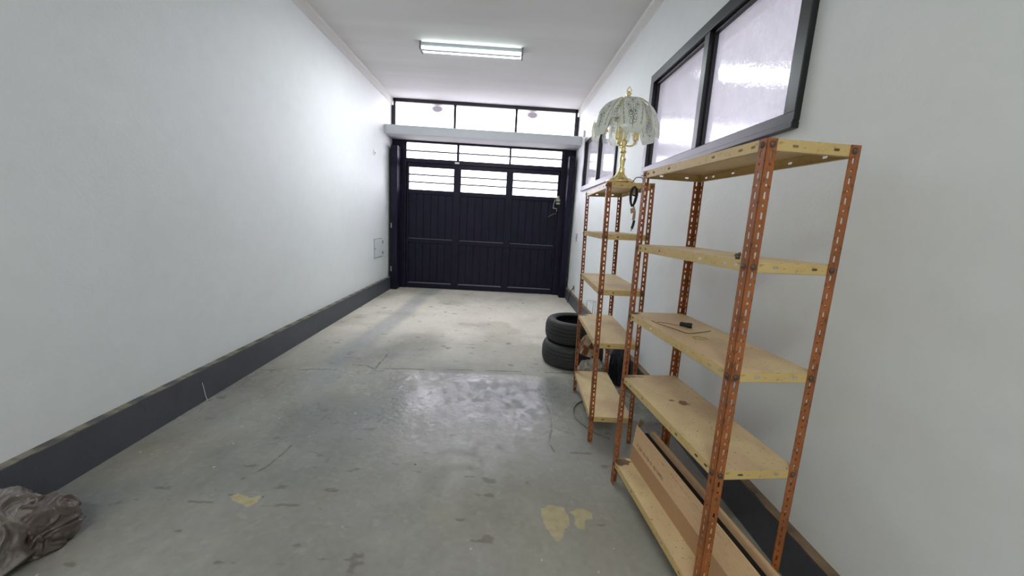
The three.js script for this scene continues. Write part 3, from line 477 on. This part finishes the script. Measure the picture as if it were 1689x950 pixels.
const fabricMap = (c0, c1, seed) => tex(256, 256, (u, v) => { const n = fbm2(u * 6, v * 6, seed, 5, 6); return mixc(c0, c1, sstep(0.35, 0.65, n)); });
{
  const b = tag(group('sack', -2.035, 0, -1.47, 0.4), 'crumpled grey-brown plastic sack slumped on the floor against the left plinth', 'bag');
  mesh('sheet', crumple(0.165, 0.165, 0.2, 11, 0.14, 1.6, [2.2, 0.8, 0.7], 48).translate(-0.03, 0, 0.02), std({ map: rep(fabricMap([128, 121, 116], [100, 90, 85], 201), 3), roughness: 0.36, side: THREE.DoubleSide }), b);
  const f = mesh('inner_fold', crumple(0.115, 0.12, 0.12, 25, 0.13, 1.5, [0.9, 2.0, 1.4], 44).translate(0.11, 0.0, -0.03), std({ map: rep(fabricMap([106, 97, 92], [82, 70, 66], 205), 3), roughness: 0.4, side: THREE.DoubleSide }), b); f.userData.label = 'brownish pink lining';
}
{
  const k = mesh('paper_bag', crumple(0.085, 0.14, 0.06, 41, 0.16, 2.2, [1, 0.6, 1], 34), std({ map: rep(tex(256, 256, (u, v) => mixc([196, 176, 152], [120, 72, 44], sstep(0.4, 0.62, fbm2(u * 4, v * 4, 211, 4, 4)))), 4), roughness: 0.75 }));
  k.position.set(0.85, 0.26, -3.62); k.rotation.set(0.1, 0.3, -0.35); tag(k, 'crumpled brown and white paper bag leaning against the stacked tires', 'bag');
  const g = mesh('plastic_bag', crumple(0.125, 0.145, 0.08, 47, 0.17, 2.0, [1, 0.6, 1], 36), std({ map: rep(fabricMap([188, 182, 172], [142, 134, 126], 215), 4), roughness: 0.4 }));
  g.position.set(0.925, 0.0, -3.56); g.rotation.set(0, 0.2, 0); tag(g, 'crumpled whitish plastic bag on the floor behind the farther shelves', 'bag');
  const h = mesh('plastic_bag', crumple(0.085, 0.27, 0.1, 53, 0.1, 1.8, [1.4, 0.5, 1.4], 34), std({ color: 0x1b1e28, roughness: 0.35 }));
  h.position.set(1.2, 0.0, -3.6); tag(h, 'dark blue-black bag standing by the right plinth beside the tires', 'bag');
}

// ---------------------------------------------------------------- the long carton on the bottom shelf
{
  const c = onBig(0.105, 0.868, 0.1525), b = tag(group('cardboard_box', c.x, c.y, c.z, -BIG.rot + 0.005), 'long narrow open cardboard carton standing on the bottom shelf of the nearest unit', 'box');
  const cb = tex(512, 128, (u, v) => {
    const n = fbm2(u * 20, v * 6, 221, 5) - 0.5, fl = fbm2(u * 3, v * 120, 225, 2) - 0.5; let q = [212 + 20 * n + 8 * fl, 174 + 18 * n + 8 * fl, 134 + 16 * n + 6 * fl];
    return q;
  });
  const Lb = 1.08, H = 0.212, wd = 0.064, t = 0.004;
  const print = canvasTex(1024, 256, (x, w, h) => {          // worn, no longer legible stamping
    x.fillStyle = '#dcb68c'; x.fillRect(0, 0, w, h); const R = rng(31);
    for (let i = 0; i < 5000; i++) { x.fillStyle = R() < 0.5 ? 'rgba(90,60,40,0.06)' : 'rgba(220,190,150,0.06)'; x.fillRect(R() * w, R() * h, 8 + 30 * R(), 1 + 2 * R()); }
    x.fillStyle = 'rgba(150,108,70,0.55)'; x.fillRect(0, 150, w, h); x.fillStyle = 'rgba(70,48,36,0.5)';
    for (let i = 0; i < 30; i++) { const px = 40 + i * 10; if (R() < 0.12) continue; x.fillStyle = `rgba(70,48,36,${0.25 + 0.4 * R()})`; x.fillRect(px, 104 + 4 * R(), 5 + 4 * R(), 16 + 6 * R()); }
    for (let i = 0; i < 60; i++) { if (R() < 0.3) continue; x.fillStyle = `rgba(70,48,36,${0.15 + 0.35 * R()})`; x.fillRect(150 + i * 11, 32 + 4 * R(), 3 + 6 * R(), 4 + 5 * R()); }
  });
  const M1 = std({ map: print, roughness: 0.85 }), M2 = std({ map: rep(cb, 1, 4), roughness: 0.85 }), M3 = std({ color: 0x16120f, roughness: 0.9 });
  const front = box(-t, 0, 0, H, 0, Lb), p = front.attributes.position, uv = front.attributes.uv; for (let i = 0; i < p.count; i++) uv.setXY(i, p.getZ(i) / Lb, p.getY(i) / H);
  const shear = new THREE.Matrix4().makeShear(0, 0, 0.1, 0, 0, 0);
  front.applyMatrix4(new THREE.Matrix4().set(1, 0.1, 0, 0, 0, 1, 0, 0, 0, 0, 1, 0, 0, 0, 0, 1));
  mesh('side_panel', front, M1, b);
  const rear = box(wd, wd + t, 0, H - 0.004, 0.06, Lb).applyMatrix4(new THREE.Matrix4().set(1, 0.06, 0, 0, 0, 1, 0, 0, 0, 0, 1, 0, 0, 0, 0, 1));
  mesh('side_panel', rear, M2, b);
  const flap = box(0, 0.02, -0.002, 0.002, 0.07, Lb - 0.01).rotateZ(-0.25).translate(wd + 0.013, H - 0.004, 0); mesh('flap', flap, M2, b);
  mesh('bottom_panel', box(0, wd, 0, t, 0, Lb), M2, b);
  mesh('end_panel', box(0, wd, 0, H * 0.62, 0.012, 0.017).applyMatrix4(new THREE.Matrix4().set(1, 0.08, 0, 0, 0, 1, 0, 0, 0, 0, 1, 0, 0, 0, 0, 1)), M2, b);
  const lin = mesh('lining', [box(0.001, wd - 0.003, t, H - 0.034, 0.03, Lb - 0.005).applyMatrix4(new THREE.Matrix4().set(1, 0.08, 0, 0, 0, 1, 0, 0, 0, 0, 1, 0, 0, 0, 0, 1))], M3, b); lin.userData.label = 'black foam filling';
  const torn = new THREE.Shape([[0, 0], [0.03, 0.01], [0.05, 0.028], [0.045, 0.045], [0.03, 0.038], [0.02, 0.06], [0.008, 0.05], [-0.004, 0.03]].map(q => new THREE.Vector2(...q)));
  mesh('torn_flap', new THREE.ExtrudeGeometry(torn, { depth: 0.003, bevelEnabled: false }).rotateY(0.5).translate(0.02, H - 0.02, 0.01), std({ color: 0x9a8052, roughness: 0.7 }), b);
}

// ---------------------------------------------------------------- small things on the near unit's middle shelf
{
  const y = 1.0412;
  const g = group('plug_cap', 0.9, y, -1.81, 0.95); tag(g, 'small black cylindrical plug with a pale end on the middle shelf', 'plug');
  mesh('body', lathe([[0, 0], [0.0105, 0], [0.0125, 0.004], [0.0125, 0.022], [0.0105, 0.024], [0.0105, 0.052], [0.008, 0.056], [0, 0.056]], 20).rotateX(-Math.PI / 2).translate(0, 0.0128, 0.03), M.black, g);
  mesh('end_face', cyl(0.006, 0.006, 0.002, 14).rotateX(Math.PI / 2).translate(0, 0.0128, 0.031), M.white, g);
  mesh('wire_loop', tube([[0.012, 0.004, -0.01], [0.03, 0.002, -0.02], [0.046, 0.002, -0.01], [0.044, 0.002, 0.01], [0.026, 0.002, 0.008], [0.012, 0.004, -0.004]], 0.0013, 32, 5), M.black, g);
  const darkWire = std({ color: 0x4a3c2c, roughness: 0.5, metalness: 0.5 });
  tag(mesh('wire', tube([[0.77, y + 0.0026, -1.9], [0.79, y + 0.0026, -1.83], [0.835, y + 0.0026, -1.74], [0.856, y + 0.0026, -1.695], [0.93, y + 0.0026, -1.72], [0.995, y + 0.0026, -1.754]], 0.0013, 50, 5), darkWire), 'thin bent brown wire lying in front of the black plug on the shelf', 'wire');
  tag(mesh('wire', tube([[0.79, y + 0.0026, -1.88], [0.84, y + 0.0026, -1.86], [0.875, y + 0.0026, -1.83]], 0.0011, 20, 5), darkWire), 'short fine wire running from the left towards the black plug', 'wire');
  tag(mesh('rubber_band', tube(Array.from({ length: 14 }, (_, i) => { const a = i / 14 * Math.PI * 2; return [0.878 + 0.03 * Math.cos(a) , y + 0.0026, -1.625 + 0.022 * Math.sin(a)]; }), 0.0014, 48, 6, true), std({ color: 0xb59a4a, roughness: 0.6 })), 'yellowish ring-shaped rubber band on the middle shelf of the nearest unit', 'rubber band');
  const q = onBig(0.012, 0.075, 1.4156); const k = group('wing_nut', q.x, q.y, q.z, 0.3); k.scale.setScalar(0.75); tag(k, 'small rusty wing nut on the second shelf beside the near front post', 'nut');
  mesh('hub', lathe([[0, 0], [0.01, 0], [0.01, 0.012], [0.006, 0.018], [0, 0.018]], 14), M.bolt, k);
  for (const s of [-1, 1]) mesh('wing', box(-0.003, 0.003, 0, 0.016, 0, 0.014, 0.002).rotateX(s > 0 ? -0.5 : 0.5).translate(0, 0.012, s > 0 ? 0.005 : -0.019), M.bolt, k);
}

tag(mesh('thread', tube([[XBL + 0.003, 0.155, -2.86], [XBL + 0.005, 0.1, -2.87], [XBL + 0.01, 0.04, -2.875], [XBL + 0.016, 0.004, -2.88]], 0.0022, 16, 5), M.white), 'short white thread hanging down the face of the left plinth', 'thread');
// ---------------------------------------------------------------- loose cable on the floor, wall fittings
tag(mesh('cable', tube([[0.86, 0.012, -3.22], [0.803, 0.008, -3.177], [0.7, 0.006, -3.09], [0.645, 0.006, -2.96], [0.65, 0.006, -2.83], [0.705, 0.006, -2.7], [0.78, 0.006, -2.6], [0.84, 0.006, -2.56]], 0.005, 60, 8), std({ color: 0x76726a, roughness: 0.5 })), 'thin grey cable curving out on the floor beneath the farther shelves', 'cable');
{
  const s = tag(group('light_switch', XL, 2.522, -7.065), 'small white switch high on the left wall near the garage door', 'switch');
  mesh('plate', box(0, 0.012, -0.045, 0.045, -0.04, 0.04, 0.004), M.white, s);
  mesh('toggle', box(0.012, 0.02, -0.022, 0.012, -0.011, 0.011, 0.003), M.grey, s);
  const h = tag(group('utility_hatch', XL, 0.87, -7.27), 'white painted metal hatch with hinges low on the left wall', 'hatch');
  mesh('frame', [box(0, 0.004, -0.175, 0.175, -0.24, 0.235, 0.001)], std({ color: 0x8f9499, roughness: 0.6 }), h);
  mesh('door', box(0.004, 0.014, -0.165, 0.168, -0.23, 0.228, 0.004), std({ color: 0xd9dde1, roughness: 0.5 }), h);
  for (const y of [-0.1, 0.1]) mesh('hinge', box(0.012, 0.024, y - 0.03, y + 0.03, -0.235, -0.205, 0.004), M.grey, h);
  mesh('catch', box(0.014, 0.022, -0.012, 0.012, 0.205, 0.23, 0.003), M.grey, h);
  const o = tag(group('light_switch', XR, 1.262, -7.338), 'narrow grey switch plate on the right wall beside the door post', 'switch');
  mesh('plate', box(-0.012, 0, -0.07, 0.07, -0.045, 0.045, 0.004), std({ color: 0xa9adb2, roughness: 0.4 }), o);
  mesh('rocker', box(-0.018, -0.012, -0.03, 0.03, -0.02, 0.02, 0.003), M.grey, o);
  const c = tag(group('sensor', XR, 3.117, -7.4), 'small white upright fitting on the right wall above the far window corner', 'sensor');
  mesh('body', box(-0.035, 0, -0.055, 0.055, -0.025, 0.025, 0.01), M.white, c);
  const j = tag(group('wall_socket', XR, 0.33, -7.2), 'small reddish junction box low on the right wall with a black lead', 'socket');
  mesh('cover', box(-0.02, 0, -0.035, 0.035, -0.04, 0.04, 0.005), std({ color: 0x8a6a60, roughness: 0.6 }), j);
  mesh('lead', tube([[-0.02, -0.01, 0], [-0.035, -0.03, 0.0], [-0.06, -0.12, -0.04], [-0.066, -0.25, -0.12], [-0.075, -0.324, -0.18]], 0.006, 30, 6), M.black, j);
}

renderer.render(scene, camera);
